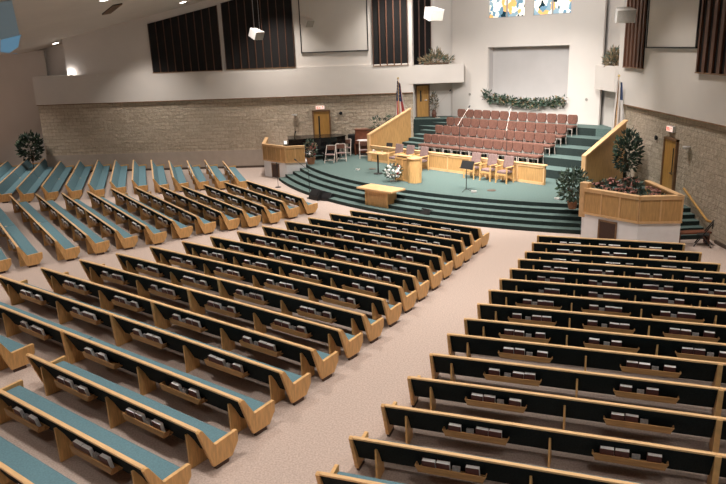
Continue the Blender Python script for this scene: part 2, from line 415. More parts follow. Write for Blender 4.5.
for v, z, lb in ((-5.0, 5.15, 'small round fitting on the white wall left of the niche garland'), (4.8, 5.05, 'small round fitting on the white wall right of the niche garland')):
    o = MB(); o.T = Matrix.Rotation(rad(90), 4, 'X'); o.lathe([(.01, 0), (.09, 0), (.09, .05), (.01, .05)], n=12)
    tag(o.build('wall_sensor', 'grille', loc=st(v, u0, z), rotz=SROT), lb, 'wall fitting')
# ceiling fittings
for x, y, lb in ((-14.15, 41.0, 'lit round ceiling downlight near the ceiling vent'), (-12.14, 51.3, 'lit round ceiling downlight above the leftmost slatted panel'), (-23.7, 56.3, 'lit round ceiling downlight over the left recess')):
    z = ceil_z(x); t = thing('downlight', lb, 'ceiling light', (x, y, z), 0, 'round ceiling downlights'); t.rotation_euler = (0, -math.atan(.2037), 0)
    MB().lathe([(.20, -.03), (.34, -.05), (.34, 0), (.20, 0)], n=20).build('trim_ring', 'speaker', t)
    MB().lathe([(.01, -.045), (.22, -.045), (.22, -.02), (.01, -.02)], n=20).build('lamp', 'lamp', t)
t = thing('ceiling_vent', 'dark rectangular air vent in the sloping ceiling', 'vent', (-15.25, 45.4, ceil_z(-15.25)-.02), 0)
t.matrix_world = Matrix.Translation(t.location) @ Matrix.Rotation(-math.atan(.2037), 4, 'Y') @ Matrix.Rotation(rad(33), 4, 'Z')
MB().box(-.28, .28, -1.6, 1.6, -.04, .02).build('backing', 'blackmatte', t)
m_ = MB()
for i in range(7): m_.box(-.28+.085*i, -.25+.085*i, -1.6, 1.6, -.08, -.03)
m_.build('slats', 'framewood', t)
# blue glow at the left, added as emissive patches under the ceiling
for nm_, pts_, m_ in (('window_3', [(-21.6, 46.3), (-22.3, 47.5), (-27.5, 57.6), (-26.2, 52.4), (-22.9, 46.1)], 'blue_glow'),  # emissive patch added for the blue glow
                      ('window_4', [(-16.0, 33.9), (-21.5, 45.8), (-22.8, 46.0), (-21.5, 42.0), (-17.2, 33.0)], 'blue_glow_dim')):  # weaker emissive patch added for the blue glow
    sk = struct(MB().prism(pts_, 'z', 0, .02).build(nm_, m_))
    for v in sk.data.vertices: v.co.z = ceil_z(v.co.x)-.05
# lamp of the recess over the stone wall
l = bpy.data.lights.new('recess_lamp', 'POINT'); l.energy = 26; l.color = (1, .95, .9); l.shadow_soft_size = .06
o = bpy.data.objects.new('recess_lamp', l); COL.objects.link(o); o.location = lw(-14.35, -.22, 7.85)
t = thing('recess_uplight', 'small bright uplight on the ledge of the left recess', 'light', lw(-14.35, -.2, 7.64), -LH)
MB().lathe([(.06, 0), (.08, .08), (.06, .1)], n=10).build('housing', 'speaker', t)

# ---------------------------------------------------------------- stage parapets and boxes
def wallseg(mb, p, q, z0, z1, th, mi=0, off=0):
    p = Vector((p[0], p[1], 0)); q = Vector((q[0], q[1], 0)); d = (q-p).normalized(); n = Vector((-d.y, d.x, 0))
    a, b, c, e = p+n*off, q+n*off, q+n*(off+th), p+n*(off+th)
    mb.prism([(a.x, a.y), (b.x, b.y), (c.x, c.y), (e.x, e.y)], 'z', z0, z1, mi)
def gallery(name, label, line, base_poly, npan, zt=2.33, zb=1.18, dark=None):
    t = thing(name, label, 'stage enclosure')
    b = MB().prism(base_poly, 'z', 0, 1.16); bb = b.build('base', 'basewhite', t)
    w = MB(); c = MB(); s_ = MB()
    for (p, q), n in zip(zip(line, line[1:]), npan):
        wallseg(w, p, q, zb, zt, .16, off=-.02)
        wallseg(c, p, q, zt, zt+.06, .26, off=-.07)
        P_, Q_ = Vector((*p, 0)), Vector((*q, 0)); L = (Q_-P_).length
        for i in range(n+1):
            a = P_+(Q_-P_)*max(0, min(1, i/n-.03/L)); e = P_+(Q_-P_)*max(0.0, min(1, i/n+.03/L))
            wallseg(s_, a[:2], e[:2], zb+.08, zt-.08, .03, off=-.05)
        wallseg(s_, p, q, zb, zb+.1, .03, off=-.06); wallseg(s_, p, q, zt-.1, zt, .03, off=-.06)
    w.build('parapet', 'panelwood', t); s_.build('stiles', 'cap', t); c.build('capping', 'cap', t)
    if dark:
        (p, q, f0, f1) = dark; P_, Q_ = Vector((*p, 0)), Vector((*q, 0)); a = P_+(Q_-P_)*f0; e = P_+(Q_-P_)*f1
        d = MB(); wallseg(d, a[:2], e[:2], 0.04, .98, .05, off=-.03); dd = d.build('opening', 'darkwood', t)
        fr = MB(); g = (Q_-P_).normalized()*.07
        wallseg(fr, (a-g)[:2], a[:2], 0, 1.06, .06, off=-.05); wallseg(fr, e[:2], (e+g)[:2], 0, 1.06, .06, off=-.05); wallseg(fr, (a-g)[:2], (e+g)[:2], .98, 1.06, .06, off=-.05)
        fr.build('opening_frame', 'framewood', t)
    return t
A, B, C_ = (-7.07, 49.94), (-5.25, 48.06), (-3.88, 48.14)
gallery('piano_enclosure', 'wood-panelled enclosure on white base, around the black piano', [(-7.3, 53.7), A, B, C_],
        [(-7.3, 53.7), A, B, C_, (-3.7, 49.6), (-3.6, 53.6)], (5, 5, 2), dark=(A, B, .38, .66))
A2, B2, C2, D2 = (10.23, 30.49), (11.91, 28.33), (13.68, 28.17), (13.62, 31.6)
t = gallery('flower_enclosure', 'wood-panelled enclosure on white base, holding the pink potted flowers', [A2, B2, C2, D2],
        [A2, B2, C2, D2, (12, 32.6), (10.4, 31.2)], (3, 2, 4), dark=(A2, B2, .33, .62))
p_ = MB(); p_.T = Matrix.Translation((10.32, 30.62, 0)) @ Matrix.Rotation(-SH, 4, 'Z'); p_.box(-.2, .2, -.16, .16, 1.0, 2.62); p_.build('corner_post', 'cap', t, .02)
# choir rail
t = thing('choir_railing', 'long low oak panelled railing in front of the choir seats', 'railing', tuple(S0), SROT)
MB().box(-7.0, 7.35, -.06, .1, 1.0, 2.08).build('panelling', 'panelwood', t)
MB().box(-7.05, 7.42, -.12, .17, 2.08, 2.15).build('capping', 'cap', t, .015)
s_ = MB().box(-7, 7.35, -.09, -.06, 1, 1.14).box(-7, 7.35, -.09, -.06, 1.96, 2.08)
for i in range(9): s_.box(-7+14.28*i/8, -6.92+14.28*i/8, -.09, -.06, 1, 2.08)
s_.build('stiles', 'cap', t)
def wing(label, v, hand):
    t = thing('stair_parapet', label, 'parapet', tuple(S0), SROT, 'sloping parapets beside the choir steps')
    poly = [(-.1, 1.0), (-.1, 2.84), (4.22, 4.32), (4.22, 1.0)]
    MB().prism([(a, b) for a, b in poly], 'x', v-.07, v+.07).build('panelling', 'panelwood', t)
    MB().prism([(-.16, 2.82), (4.26, 4.30), (4.26, 4.40), (-.16, 2.92)], 'x', v-.13, v+.13).build('capping', 'cap', t)
    MB().box(v-.12, v+.12, -.16, .0, 1.0, 2.86).build('newel_post', 'cap', t, .015)
wing('oak parapet rising beside the left choir steps', -7.15, 1)
wing('oak parapet rising beside the right choir steps', 9.8, -1)

# ---------------------------------------------------------------- pews
NB = Vector((0, 0, 0))
END_POLY = [(-.07, 1.0), (-.02, 1.045), (.05, 1.02), (.32, .57), (.91, .61), (.95, .59), (.93, .34), (.74, .09), (.24, .09), (.12, .42)]
def end_mesh(mirror):
    x0, x1 = (-.085, 0) if not mirror else (0, .085)
    m = MB().prism(END_POLY, 'x', x0, x1)
    return m
def mesh_of(mb, name, mats, bevel=0):
    o = mb.build(name, mats, None, bevel); me = o.data; bpy.data.objects.remove(o); return me
ME_ENDL = mesh_of(end_mesh(False), 'end_panel', ['wood'], .012); ME_ENDR = mesh_of(end_mesh(True), 'end_panel', ['wood'], .012)
ME_FOOT = mesh_of(MB().box(-.035, .035, .30, .64, 0, .09), 'foot', ['darkwood'])
ME_JOINT = mesh_of(MB().prism([(-.07, 1.0), (-.02, 1.045), (.05, 1.02), (.30, .52), (.50, .5), (.50, 0), (.0, 0)], 'x', -.06, .06), 'joint_panel', ['wood'], .01)
ME_FIN = mesh_of(MB().prism([(-.01, .80), (.04, .80), (.28, .42), (.46, .42), (.46, 0), (.0, 0)], 'x', -.022, .022), 'support', ['wood'])
rk = MB()
rk.T = Matrix.Translation((0, .0, -.10))
rk.prism([(-.74, .74), (.74, .74), (.66, .60), (-.66, .60)], 'y', -.055, -.025)
rk.box(-.68, .68, -.04, .21, .585, .61)
rk.prism([(-.74, .74), (-.72, .74), (-.66, .6), (-.68, .6)], 'y', -.03, .10).prism([(.74, .74), (.72, .74), (.66, .6), (.68, .6)], 'y', -.03, .10)
ME_RACK = mesh_of(rk, 'book_rack', ['rackwood'])
ME_CARD = mesh_of(MB().box(-.08, .08, -.01, .06, .51, .72), 'card_holder', ['card'])
bk = MB()
bk.box(-.13, .138, -.040, .040, 0, .285, 0)
bk.box(-.138, .138, -.048, -.040, -.003, .285, 1).box(-.138, .138, .040, .048, -.003, .285, 1).box(-.14, -.13, -.046, .046, -.003, .285, 1)
ME_BOOK = mesh_of(bk, 'hymnal', ['page', 'cover'])
BOOKS = []
def project(p):
    v = Vector(p)-Vector((0, 0, CH)); w = v.dot(_f)
    if w < .5: return None
    return 363+680*v.dot(_R)/w, 242-680*v.dot(_U)/w
def pew(label, hd, a, bl, br, s, nr, left='end', right='end', racks=True, blk='', row=0, desc=''):
    h = rad(hd); An = Vector((math.sin(h), math.cos(h), 0)); Bn = Vector((math.cos(h), -math.sin(h), 0))
    L = (br-bl)/s
    t = thing('pew', label, 'pew', tuple(An*a+Bn*bl), -h, 'church pews, '+blk)
    t.scale = (s, s, s)
    # reclined back: dark fabric behind, teal pad in front
    MB().prism([(-.035, 1.0), (.04, 1.0), (.37, .34), (.295, .34)], 'x', 0, L).build('back_panel', 'black', t)
    MB().prism([(.035, .985), (.09, .96), (.36, .50), (.30, .48)], 'x', .03, L-.03).build('backrest', 'teal', t)
    MB().box(0, L, -.05, .045, .992, 1.03).build('top_rail', 'woodx', t)
    MB().prism([(.35, .41), (.32, .47), (.38, .50), (.80, .52), (.85, .50), (.86, .45), (.84, .41)], 'x', .03, L-.03).build('seat', 'teal', t)
    MB().box(.02, L-.02, .29, .84, .355, .41).build('seat_board', 'darkwood', t)
    for side, kind, x in ((0, left, 0), (1, right, L)):
        if kind == 'end':
            e = link('end_panel', ME_ENDL if side == 0 else ME_ENDR, t, (x, 0, 0))
            link('foot', ME_FOOT, e, (-.04 if side == 0 else .04, 0, 0))
        elif kind == 'joint': link('joint_panel', ME_JOINT, t, (x, 0, 0))
    x0 = .50; x1 = L-.40
    if left == 'joint': x0 = 0
    if right in ('joint', None): x1 = L
    pitch = (x1-x0)/nr
    for i in range(nr+1):
        x = x0+pitch*i
        if (i == 0 and left == 'joint') or (i == nr and right in ('joint', None)): continue
        link('support', ME_FIN, t, (x, 0, 0))
    if racks:
        for i in range(nr):
            x = x0+pitch*(i+.5)
            r = link('book_rack', ME_RACK, t, (x, 0, 0)); sc = min(1, (pitch-.35)/1.5)
            r.scale = (max(.6, sc), 1, 1)
            k = -1 if random.random() < .5 else 1
            cd = link('card_holder', ME_CARD, r, (k*.12, 0, 0))
            hw = .70*max(.6, sc)
            offs = [-.42, -.14, .44] if k > 0 else [.42, .14, -.44]
            if pitch < 2.2: offs = [o_*.78 for o_ in offs]
            for o_ in offs:
                if abs(o_) > .3 and random.random() < .04: continue
                lp = Vector(((x+o_*hw/.7*1.05)*s, (.052+random.uniform(-.006, .006))*s, .515*s))
                wp = An*(a+lp.y)+Bn*(bl+lp.x)+Vector((0, 0, lp.z))
                pp = project(wp)
                if pp and -12 < pp[0] < 738 and -5 < pp[1] < 500: BOOKS.append((math.dist(wp, (0, 0, CH)), wp, h, s, desc))
    return t
ROWS = [
('R', 20.5, 1, 28.51, -2.7, 2.85, 1.0, None, 3),
('R', 20.5, 2, 27.4, -2.79, 3.33, 1.0, None, 3),
('R', 20.5, 3, 26.1, -2.91, 3.81, 1.0, None, 3),
('R', 20.5, 4, 25.06, -3.04, 4.29, 1.0, None, 4),
('R', 20.5, 5, 23.84, -3.17, 4.77, 1.0, None, 4),
('R', 20.5, 6, 22.64, -3.35, 5.25, 1.0, None, 4),
('R', 20.5, 7, 21.44, -3.52, 5.73, 1.0, None, 4),
('R', 20.5, 8, 20.12, -3.65, 6.21, 1.0, None, 4),
('R', 20.5, 9, 18.82, -3.8, 6.69, 1.0, None, 4),
('R', 20.5, 10, 17.58, -4.03, 7.17, 1.0, 2.87, 4),
('R', 20.5, 11, 16.18, -4.18, 7.65, 1.0, 2.72, 4),
('R', 20.5, 12, 14.76, -4.38, 8.13, 1.0, 2.52, 4),
('R', 20.5, 13, 13.28, -4.58, 8.61, 1.0, 2.32, 4),
('R', 20.5, 14, 11.81, -4.81, 9.09, 1.0, 2.09, 4),
('R', 20.5, 15, 10.44, -4.98, 9.57, 1.0, 1.92, 4),
('M', 37.3, 1, 26.36, -20.73, -13.6, 1.0, None, 3),
('M', 37.3, 2, 25.32, -21.21, -13.47, 1.007, None, 3),
('M', 37.3, 3, 24.14, -21.59, -13.26, 1.013, None, 3),
('M', 37.3, 4, 23.07, -22.15, -13.11, 1.02, None, 4),
('M', 37.3, 5, 21.79, -22.4, -12.92, 1.027, None, 4),
('M', 37.3, 6, 20.51, -22.73, -12.67, 1.033, None, 4),
('M', 37.3, 7, 19.27, -23.16, -12.5, 1.04, None, 4),
('M', 37.3, 8, 18.09, -23.64, -12.31, 1.047, None, 4),
('M', 37.3, 9, 16.81, -24.18, -12.1, 1.053, None, 4),
('M', 37.3, 10, 15.41, -24.56, -11.87, 1.06, -18.34, 4),
('M', 37.3, 11, 14.09, -25.12, -11.72, 1.067, -18.41, 4),
('M', 37.3, 12, 12.65, -25.47, -11.53, 1.073, -18.51, 4),
('M', 37.3, 13, 11.2, -25.98, -11.32, 1.08, -18.65, 4),
('M', 37.3, 14, 9.59, -26.9, -11.12, 1.087, -18.75, 4),
('M', 37.3, 15, 8.13, -17.98, -10.89, 1.093, None, 2),
('M', 37.3, 16, 6.62, -17.57, -10.72, 1.1, None, 2),
('M', 37.3, 17, 5.05, -17.4, -10.5, 1.1, None, 2),
('W', 37.3, 15, 8.05, -27.0, -19.75, 1.1, None, 2),
('B', 56, 1, 17.94, -39.56, -32.47, 1.0, None, 3),
('B', 56, 2, 16.69, -40.15, -32.34, 1.0, None, 3),
('B', 56, 3, 15.4, -40.36, -32.01, 1.0, None, 3),
('B', 56, 4, 14.18, -40.97, -32.06, 1.0, None, 4),
('B', 56, 5, 13.1, -41.94, -32.31, 1.0, None, 4),
('B', 56, 6, 11.82, -42.78, -32.44, 1.0, None, 4),
('B', 56, 7, 10.55, -43.52, -32.4, 1.0, None, 4),
('B', 56, 8, 9.17, -43.76, -32.29, 1.0, None, 4),
('B', 56, 9, 7.8, -44.3, -32.47, 1.0, -38.38, 4),
('B', 56, 10, 6.48, -45.16, -32.52, 1.0, -38.84, 4),
('B', 56, 11, 5.12, -45.98, -32.44, 1.0, -39.21, 4),
('B', 56, 12, 3.55, -46.75, -32.6, 1.0, -39.67, 4),
('B', 56, 13, 2.25, -47.5, -32.5, 1.0, -40.0, 4),
('B', 56, 14, 0.9, -48.25, -32.5, 1.0, -40.38, 4),
('D', 73, 1, 5.08, -52.03, -45.39, 1.0, None, 3),
('D', 73, 2, 3.84, -53.32, -46.14, 1.0, None, 3),
('D', 73, 3, 2.54, -53.78, -46.58, 1.0, None, 3),
('D', 73, 4, 1.21, -54.45, -46.71, 1.0, None, 3),
('D', 73, 5, -0.08, -55.62, -46.8, 1.0, None, 3),
('D', 73, 6, -1.42, -56.4, -47.13, 1.0, None, 3),
('D', 73, 7, -2.8, -57.17, -47.24, 1.0, None, 3),
('D', 73, 8, -4.15, -57.98, -47.12, 1.0, None, 3),
('D', 73, 9, -5.56, -58.5, -47.51, 1.0, -53.01, 3),
('D', 73, 10, -7.04, -59.05, -47.75, 1.0, -53.4, 3),
('D', 73, 11, -8.53, -61.42, -47.97, 1.0, -54.7, 3),
('D', 73, 12, -9.95, -62.31, -48.6, 1.0, -55.45, 3),
('D', 73, 13, -11.37, -61.77, -48.6, 1.0, -55.19, 3),
('D', 73, 14, -12.79, -63.83, -48.6, 1.0, -56.21, 3),

]
BN = {'R': 'right block', 'M': 'middle block', 'B': 'left block', 'D': 'far left block', 'W': 'rear left block'}
for (b, hd, i, a, bl, br, s, j, nr) in ROWS:
    row = ORD[i] if i < len(ORD) else 'rearmost'
    look = 'black-backed oak pew' if b in 'RMW' else 'teal-cushioned oak pew'
    rk_ = b != 'D' or i <= 3
    if b == 'W':
        pew('oak pew at the left edge of the photo, its arm end facing the aisle gap', hd, a, bl, br, s, nr, blk=BN[b], desc='the pew at the left edge of the photo, beyond the aisle gap')
        continue
    if j is None:
        pew('%s, %s row from the stage, %s' % (look, row, BN[b]), hd, a, bl, br, s, nr, racks=rk_, blk=BN[b], desc='row %s from the stage, %s' % (row, BN[b]))
    else:
        n1 = 2
        pew('%s, left half of %s row from the stage, %s' % (look, row, BN[b]), hd, a, bl, j, s, n1, right=None, racks=rk_, blk=BN[b], desc='left pew of row %s from the stage, %s' % (row, BN[b]))
        pew('%s, right half of %s row from the stage, %s' % (look, row, BN[b]), hd, a, j, br, s, n1, left='joint', racks=rk_, blk=BN[b], desc='right pew of row %s from the stage, %s' % (row, BN[b]))
BOOKS.sort(key=lambda q: q[0])
TILT = -rad(20)*-1
for d_, wp, h, s, desc in BOOKS[:300]:
    o = link('hymnal', ME_BOOK, None, tuple(wp)); o.scale = (s, s, s)
    o.rotation_euler = (rad(12)+random.uniform(-.04, .04), random.uniform(-.03, .03), -h+random.uniform(-.03, .03))
    tag(o, 'maroon hymnal racked behind '+desc, 'book', 'hymnals behind '+desc)
if len(BOOKS) > 300:
    far = MB()
    for d_, wp, h, s, desc in BOOKS[300:]:
        far.T = Matrix.Translation(wp) @ Matrix.Rotation(-h, 4, 'Z') @ Matrix.Rotation(rad(14), 4, 'X') @ Matrix.Scale(s, 4)
        far.box(-.13, .138, -.040, .040, 0, .285, 0)
        far.box(-.138, .138, -.048, -.040, -.003, .285, 1).box(-.138, .138, .040, .048, -.003, .285, 1).box(-.14, -.13, -.046, .046, -.003, .285, 1)
    stuff(tag(far.build('hymnals', ['page', 'cover']), 'distant maroon hymnals in the pew racks nearest the stage and left wall', 'books'))

# ---------------------------------------------------------------- choir chairs
t0 = None
def choir_chair(label):
    t = thing('choir_chair', label, 'chair', (0, 0, 0), 0, 'brown choir chairs')
    MB().prism([(-.25, .70), (.25, .70), (.35, .86), (.345, 1.20), (.27, 1.30), (-.27, 1.30), (-.345, 1.20), (-.35, .86)], 'y', .22, .36).build('backrest', 'mauve', t, .03)
    MB().box(-.36, .36, -.34, .28, .50, .64).build('seat', 'mauve', t, .03)
    for sx in (-1, 1):
        for y0, y1 in ((-.28, -.30), (.26, .34)):
            MB().tube((sx*.33, y0, .52), (sx*.33, y1, 0), .022, n=6).build('leg', 'beige_frame', t)
    MB().tube((-.33, .30, .40), (-.33, .30, .9), .02, n=6).tube((.33, .30, .40), (.33, .30, .9), .02, n=6).tube((-.33, -.28, .44), (.33, -.28, .44), .02, n=6).build('frame', 'beige_frame', t)
    return t
RN = ['front row', 'second row', 'third row', 'top row']
NUM = ['leftmost', 'second from left', 'third from left', 'fourth from left', 'fifth from left', 'sixth from left', 'middle one', 'sixth from right', 'fifth from right', 'fourth from right', 'third from right', 'second from right', 'rightmost']
for k in range(4):
    for i in range(13):
        lb = 'brown padded choir chair, %s of the %s' % (NUM[i], RN[k])
        loc = st(.35+(i-6)*.768, TU[k]+.78, TZ[k]); rz = SROT
        if t0 is None:
            t0 = choir_chair(lb); t0.location = loc; t0.rotation_euler = (0, 0, rz)
        else: dup(t0, loc, rz, lb)

# ---------------------------------------------------------------- stage furniture
def armchair(label, loc, rz):
    t = thing('armchair', label, 'chair', loc, rz, 'grey-mauve clergy armchairs')
    MB().box(-.33, .33, -.34, .30, .56, .70).build('seat', 'grey_mauve', t, .03)
    b = MB(); b.T = Matrix.Translation((0, .30, .8)) @ Matrix.Rotation(rad(-10), 4, 'X'); b.box(-.34, .34, -.05, .06, 0, .72); b.build('backrest', 'grey_mauve', t, .04)
    for sx in (-1, 1):
        MB().box(sx*.38-.03, sx*.38+.03, -.38, -.31, 0, .92).build('leg', 'wood', t)
        MB().box(sx*.38-.03, sx*.38+.03, .30, .37, 0, .98).build('leg', 'wood', t)
        MB().box(sx*.38-.04, sx*.38+.04, -.40, .36, .92, .97).build('armrest', 'wood', t, .01)
    MB().box(-.36, .36, -.36, -.31, .46, .56).box(-.36, .36, .30, .35, .46, .56).build('seat_frame', 'wood', t)
    return t
ac = armchair('grey-mauve armchair before the railing, leftmost of the right-hand three', st(2.75, -.75, 1), SROT)
dup(ac, st(3.95, -.72, 1), SROT, 'grey-mauve armchair before the railing, middle of the right-hand three')
dup(ac, st(5.12, -.72, 1), SROT, 'grey-mauve armchair before the railing, rightmost of the right-hand three')
dup(ac, st(-3.9, -.68, 1), SROT, 'grey-mauve armchair behind the pulpit, leftmost of the left-hand three')
dup(ac, st(-2.85, -.68, 1), SROT, 'grey-mauve armchair behind the pulpit, middle of the left-hand three')
dup(ac, st(-1.6, -.68, 1), SROT, 'grey-mauve armchair behind the pulpit, rightmost of the left-hand three')
def folding(label, loc, rz):
    t = thing('folding_chair', label, 'chair', loc, rz, 'beige folding chairs')
    MB().box(-.30, .30, -.28, .24, .56, .62).build('seat', 'grey_mauve', t, .02)
    MB().box(-.30, .30, .26, .33, .86, 1.16).build('backrest', 'mauve', t, .02)
    for sx in (-1, 1):
        MB().tube((sx*.34, .32, 1.18), (sx*.34, -.36, 0), .028, n=6).build('leg', 'beige_frame', t)
        MB().tube((sx*.31, -.12, .60), (sx*.31, .38, 0), .026, n=6).build('leg', 'beige_frame', t)
    MB().tube((-.34, -.26, .2), (.34, -.26, .2), .02, n=6).tube((-.34, .33, 1.2), (.34, .33, 1.2), .025, n=6).tube((-.31, .3, .16), (.31, .3, .16), .02, n=6).build('frame', 'beige_frame', t)
    return t
fc = folding('beige folding chair beside the flower basket, leftmost of four', st(-9.0, -2.2, 1), rad(-15))
dup(fc, (-1.35, 49.3, 1), rad(5), 'beige folding chair, second from left, in front of the piano bench')
dup(fc, (-1.0, 51.9, 1), rad(-8), 'beige folding chair farthest back, beside the brown organ')
dup(fc, (.35, 50.3, 1), rad(0), 'beige folding chair right of the others, in front of the organ')
# pulpit
t = thing('pulpit', 'oak pulpit with curved front on the stage', 'pulpit', st(.2, -3.7, 1), SROT)
MB().box(-.85, .35, -.28, .42, 0, 1.42).build('body', 'panelwood', t, .02)
hc = [(.62+.42*math.cos(a_), -.12+.42*math.sin(a_)) for a_ in [math.pi*2*i/20 for i in range(20)]]
MB().prism(hc, 'z', 0, 1.42).build('curved_column', 'wood', t)
MB().prism([(x*1.1-.05, y*1.1) for x, y in hc], 'z', 1.42, 1.49).build('column_cap', 'cap', t)
b = MB(); b.T = Matrix.Translation((-.25, .05, 1.46)) @ Matrix.Rotation(rad(-8), 4, 'X'); b.box(-.72, .66, -.36, .42, 0, .07); b.build('reading_top', 'cap', t, .01)
b = MB().box(-.84, .3, -.31, -.28, 0, .1).box(-.84, .3, -.31, -.28, 1.32, 1.42)
for x in (-.84, -.27, .25): b.box(x, x+.06, -.31, -.28, 0, 1.42)
b.build('stiles', 'wood', t)
# small side table with items
t = thing('side_table', 'small light table with a black stem behind the pulpit', 'table', st(-3.0, -3.2, 1), SROT)
MB().box(-.75, .75, -.35, .35, 1.32, 1.38).build('table_top', 'cap', t, .01)
MB().tube((0, 0, .04), (0, 0, 1.32), .05).build('stem', 'blackmatte', t)
MB().lathe([(.3, 0), (.3, .03), (.05, .06)], n=14).build('base', 'blackmatte', t)
for k, x in enumerate((-.5, -.1, .3)):
    tag(MB().lathe([(.06, 0), (.075, .1), (.07, .12)], n=10).build('communion_cup', 'metal' if k else 'whiteflower', loc=tuple(Vector(st(-3.0+x, -3.2+(-.1 if k % 2 else .1), 2.38)))), ['small pale cup at the left of the side table', 'small chrome cup in the middle of the side table', 'small chrome cup at the right of the side table'][k], 'cup')
# communion table
th_ = math.atan2(37.34-38.29, 1.48-.25)
t = thing('communion_table', 'oak communion table standing at the foot of the stage steps', 'table', (1.12, 38.0, 0), -rad(44))
MB().box(-.86, .86, -.38, .38, 0, 1.12).build('body', 'panelwood', t, .01)
MB().box(-1.32, 1.32, -.62, .62, 1.12, 1.22).build('table_top', 'cap', t, .015)
b = MB().box(-.86, .86, -.41, -.38, 0, .12).box(-.86, .86, -.41, -.38, 1.0, 1.12)
for x in (-.86, .78): b.box(x, x+.08, -.41, -.38, 0, 1.12)
b.build('stiles', 'wood', t)
# music stand
def music_stand(label, loc, rz):
    t = thing('music_stand', label, 'music stand', loc, rz)
    b = MB(); b.T = Matrix.Translation((0, 0, 1.25)) @ Matrix.Rotation(rad(-22), 4, 'X'); b.box(-.42, .42, -.02, .02, 0, .48).box(-.42, .42, -.12, 0, 0, .03); b.build('desk', 'blackmatte', t)
    MB().tube((0, 0, .1), (0, .03, 1.3), .022).build('stem', 'blackmatte', t)
    for a_ in range(3):
        MB().tube((0, 0, .16), (.34*math.cos(a_*2.09+.5), .34*math.sin(a_*2.09+.5), .012), .016, n=6).build('leg', 'blackmatte', t)
music_stand('black music stand near the front edge of the stage', st(4.95, -4.05, 1), SROT)
def mic_stand(label, loc, hgt, tip, boom, m='blackmatte', tail=None):
    t = thing('microphone_stand', label, 'microphone stand', loc, 0)
    MB().lathe([(.2, 0), (.2, .03), (.04, .05)], n=14).build('base', m, t)
    MB().tube((0, 0, .03), (0, 0, hgt), .018, n=6).build('pole', m, t)
    if boom:
        e = Vector((0, 0, hgt)); f = e+Vector(boom); bk_ = e-Vector(boom)*.2
        MB().tube(bk_, f, .014, n=6).build('boom', 'beige_frame' if m != 'blackmatte' or tip else m, t)
        MB().tube(f, f+Vector(boom).normalized()*.16, .04, .05).build('microphone', 'blackmatte', t)
    else: MB().tube((0, 0, hgt), (0, -.05, hgt+.18), .035, .05).build('microphone', 'blackmatte', t)
mic_stand('tall boom microphone stand in the choir seats, left one', st(.5, .75, 1), 3.1, True, (.65, .5, .85))
mic_stand('tall boom microphone stand in the choir seats, right one', st(4.15, .75, 1), 3.0, True, (.3, .5, 1.05))
mic_stand('slim boom microphone stand on the floor before the steps, right of the white base', (-3.2, 41.6, 0), 1.75, False, (-.75, .5, .55))
mic_stand('slim straight microphone stand on the floor below the piano enclosure', (-5.6, 45.4, 0), 1.5, False, None)
mic_stand('tall boom microphone stand in the left alcove', lw(14.0, .5, 3.4), 1.0, True, (.9, -.2, 1.0), 'beige_frame')
# floor monitors
def monitor(label, loc, rz, s=1):
    t = thing('floor_monitor', label, 'loudspeaker', loc, rz, 'black floor monitors')
    MB().prism([(-.35*s, 0), (.35*s, 0), (.35*s, .25*s), (.05*s, .62*s), (-.35*s, .5*s)], 'x', -.45*s, .45*s).build('cabinet', 'blackmatte', t, .02)
    b = MB(); b.prism([(.36*s, .27*s), (.07*s, .63*s), (.09*s, .64*s), (.38*s, .28*s)], 'x', -.4*s, .4*s); b.build('grille', 'louvre', t)
monitor('black wedge monitor on the floor at the foot of the steps, left one', (-2.7, 41.2, 0), rad(130), 1.0)
monitor('second black wedge monitor close beside the first at the steps', (-2.05, 40.75, 0), rad(150), .75)
monitor('small dark wedge monitor behind the front middle pew', (3.5, 35.6, 0), rad(130), .75)
# floor boxes
for (v, u, lb) in ((5.45, -4.0, 'small white box on the stage floor beside the music stand'), (9.9, -2.75, 'small white box on the stage floor near the potted plant'), (-5.1, -3.1, 'small pale box on the stage floor left of the flowers')):
    t = thing('floor_box', lb, 'floor box', st(v, u, 1), SROT)
    MB().box(-.13, .13, -.09, .09, 0, .09).build('housing', 'speaker', t, .01); MB().box(-.09, .09, -.05, .05, .09, .1).build('lid', 'grille', t)
for (v, u, lb) in ((-4.6, -2.2, 'dark flat round cable plate on the stage floor left of the pulpit'), (5.9, -3.0, 'dark flat round cable plate on the stage right of the music stand')):
    tag(MB().lathe([(.24, 0), (.26, .015), (.2, .03)], n=16).build('floor_plate', 'grout', loc=st(v, u, 1)), lb, 'floor plate')

# ---------------------------------------------------------------- grand piano, bench, organ
t = thing('grand_piano', 'black grand piano behind the wood-panelled enclosure', 'piano', (-3.15, 51.0, 1), rad(6)); t.scale = (1.12, 1.1, 1.3)
body = [(-1.9, -.95), (-1.2, -.95), (.2, -.95), (1.3, -.75), (1.9, -.2), (1.75, .45), (1.1, .8), (-.2, .95), (-1.9, .95)]
MB().prism(body, 'z', .62, 1.22).build('case', 'blackgloss', t, .02)
MB().prism([(x*1.02, y*1.02) for x, y in body], 'z', 1.22, 1.27).build('lid', 'blackgloss', t)
MB().box(-2.25, -1.9, -.9, .9, .80, .98).build('keyboard_shelf', 'blackgloss', t); MB().box(-2.2, -2.0, -.8, .8, .98, 1.01).build('keys', 'page', t)
b = MB(); b.T = Matrix.Translation((-1.5, 0, 1.27)) @ Matrix.Rotation(rad(15), 4, 'Y'); b.box(-.03, .03, -.6, .6, 0, .42); b.build('music_desk', 'blackgloss', t)
for p in ((-1.6, -.75), (-1.6, .75), (1.4, 0)): MB().tube((*p, 0), (*p, .82), .07, .11).build('leg', 'blackgloss', t)
MB().box(-1.5, -1.4, -.15, .15, .1, .8).build('pedal_lyre', 'blackgloss', t)
t = thing('piano_bench', 'low black bench at the right side of the piano', 'bench', (-2.15, 49.6, 1), rad(20))
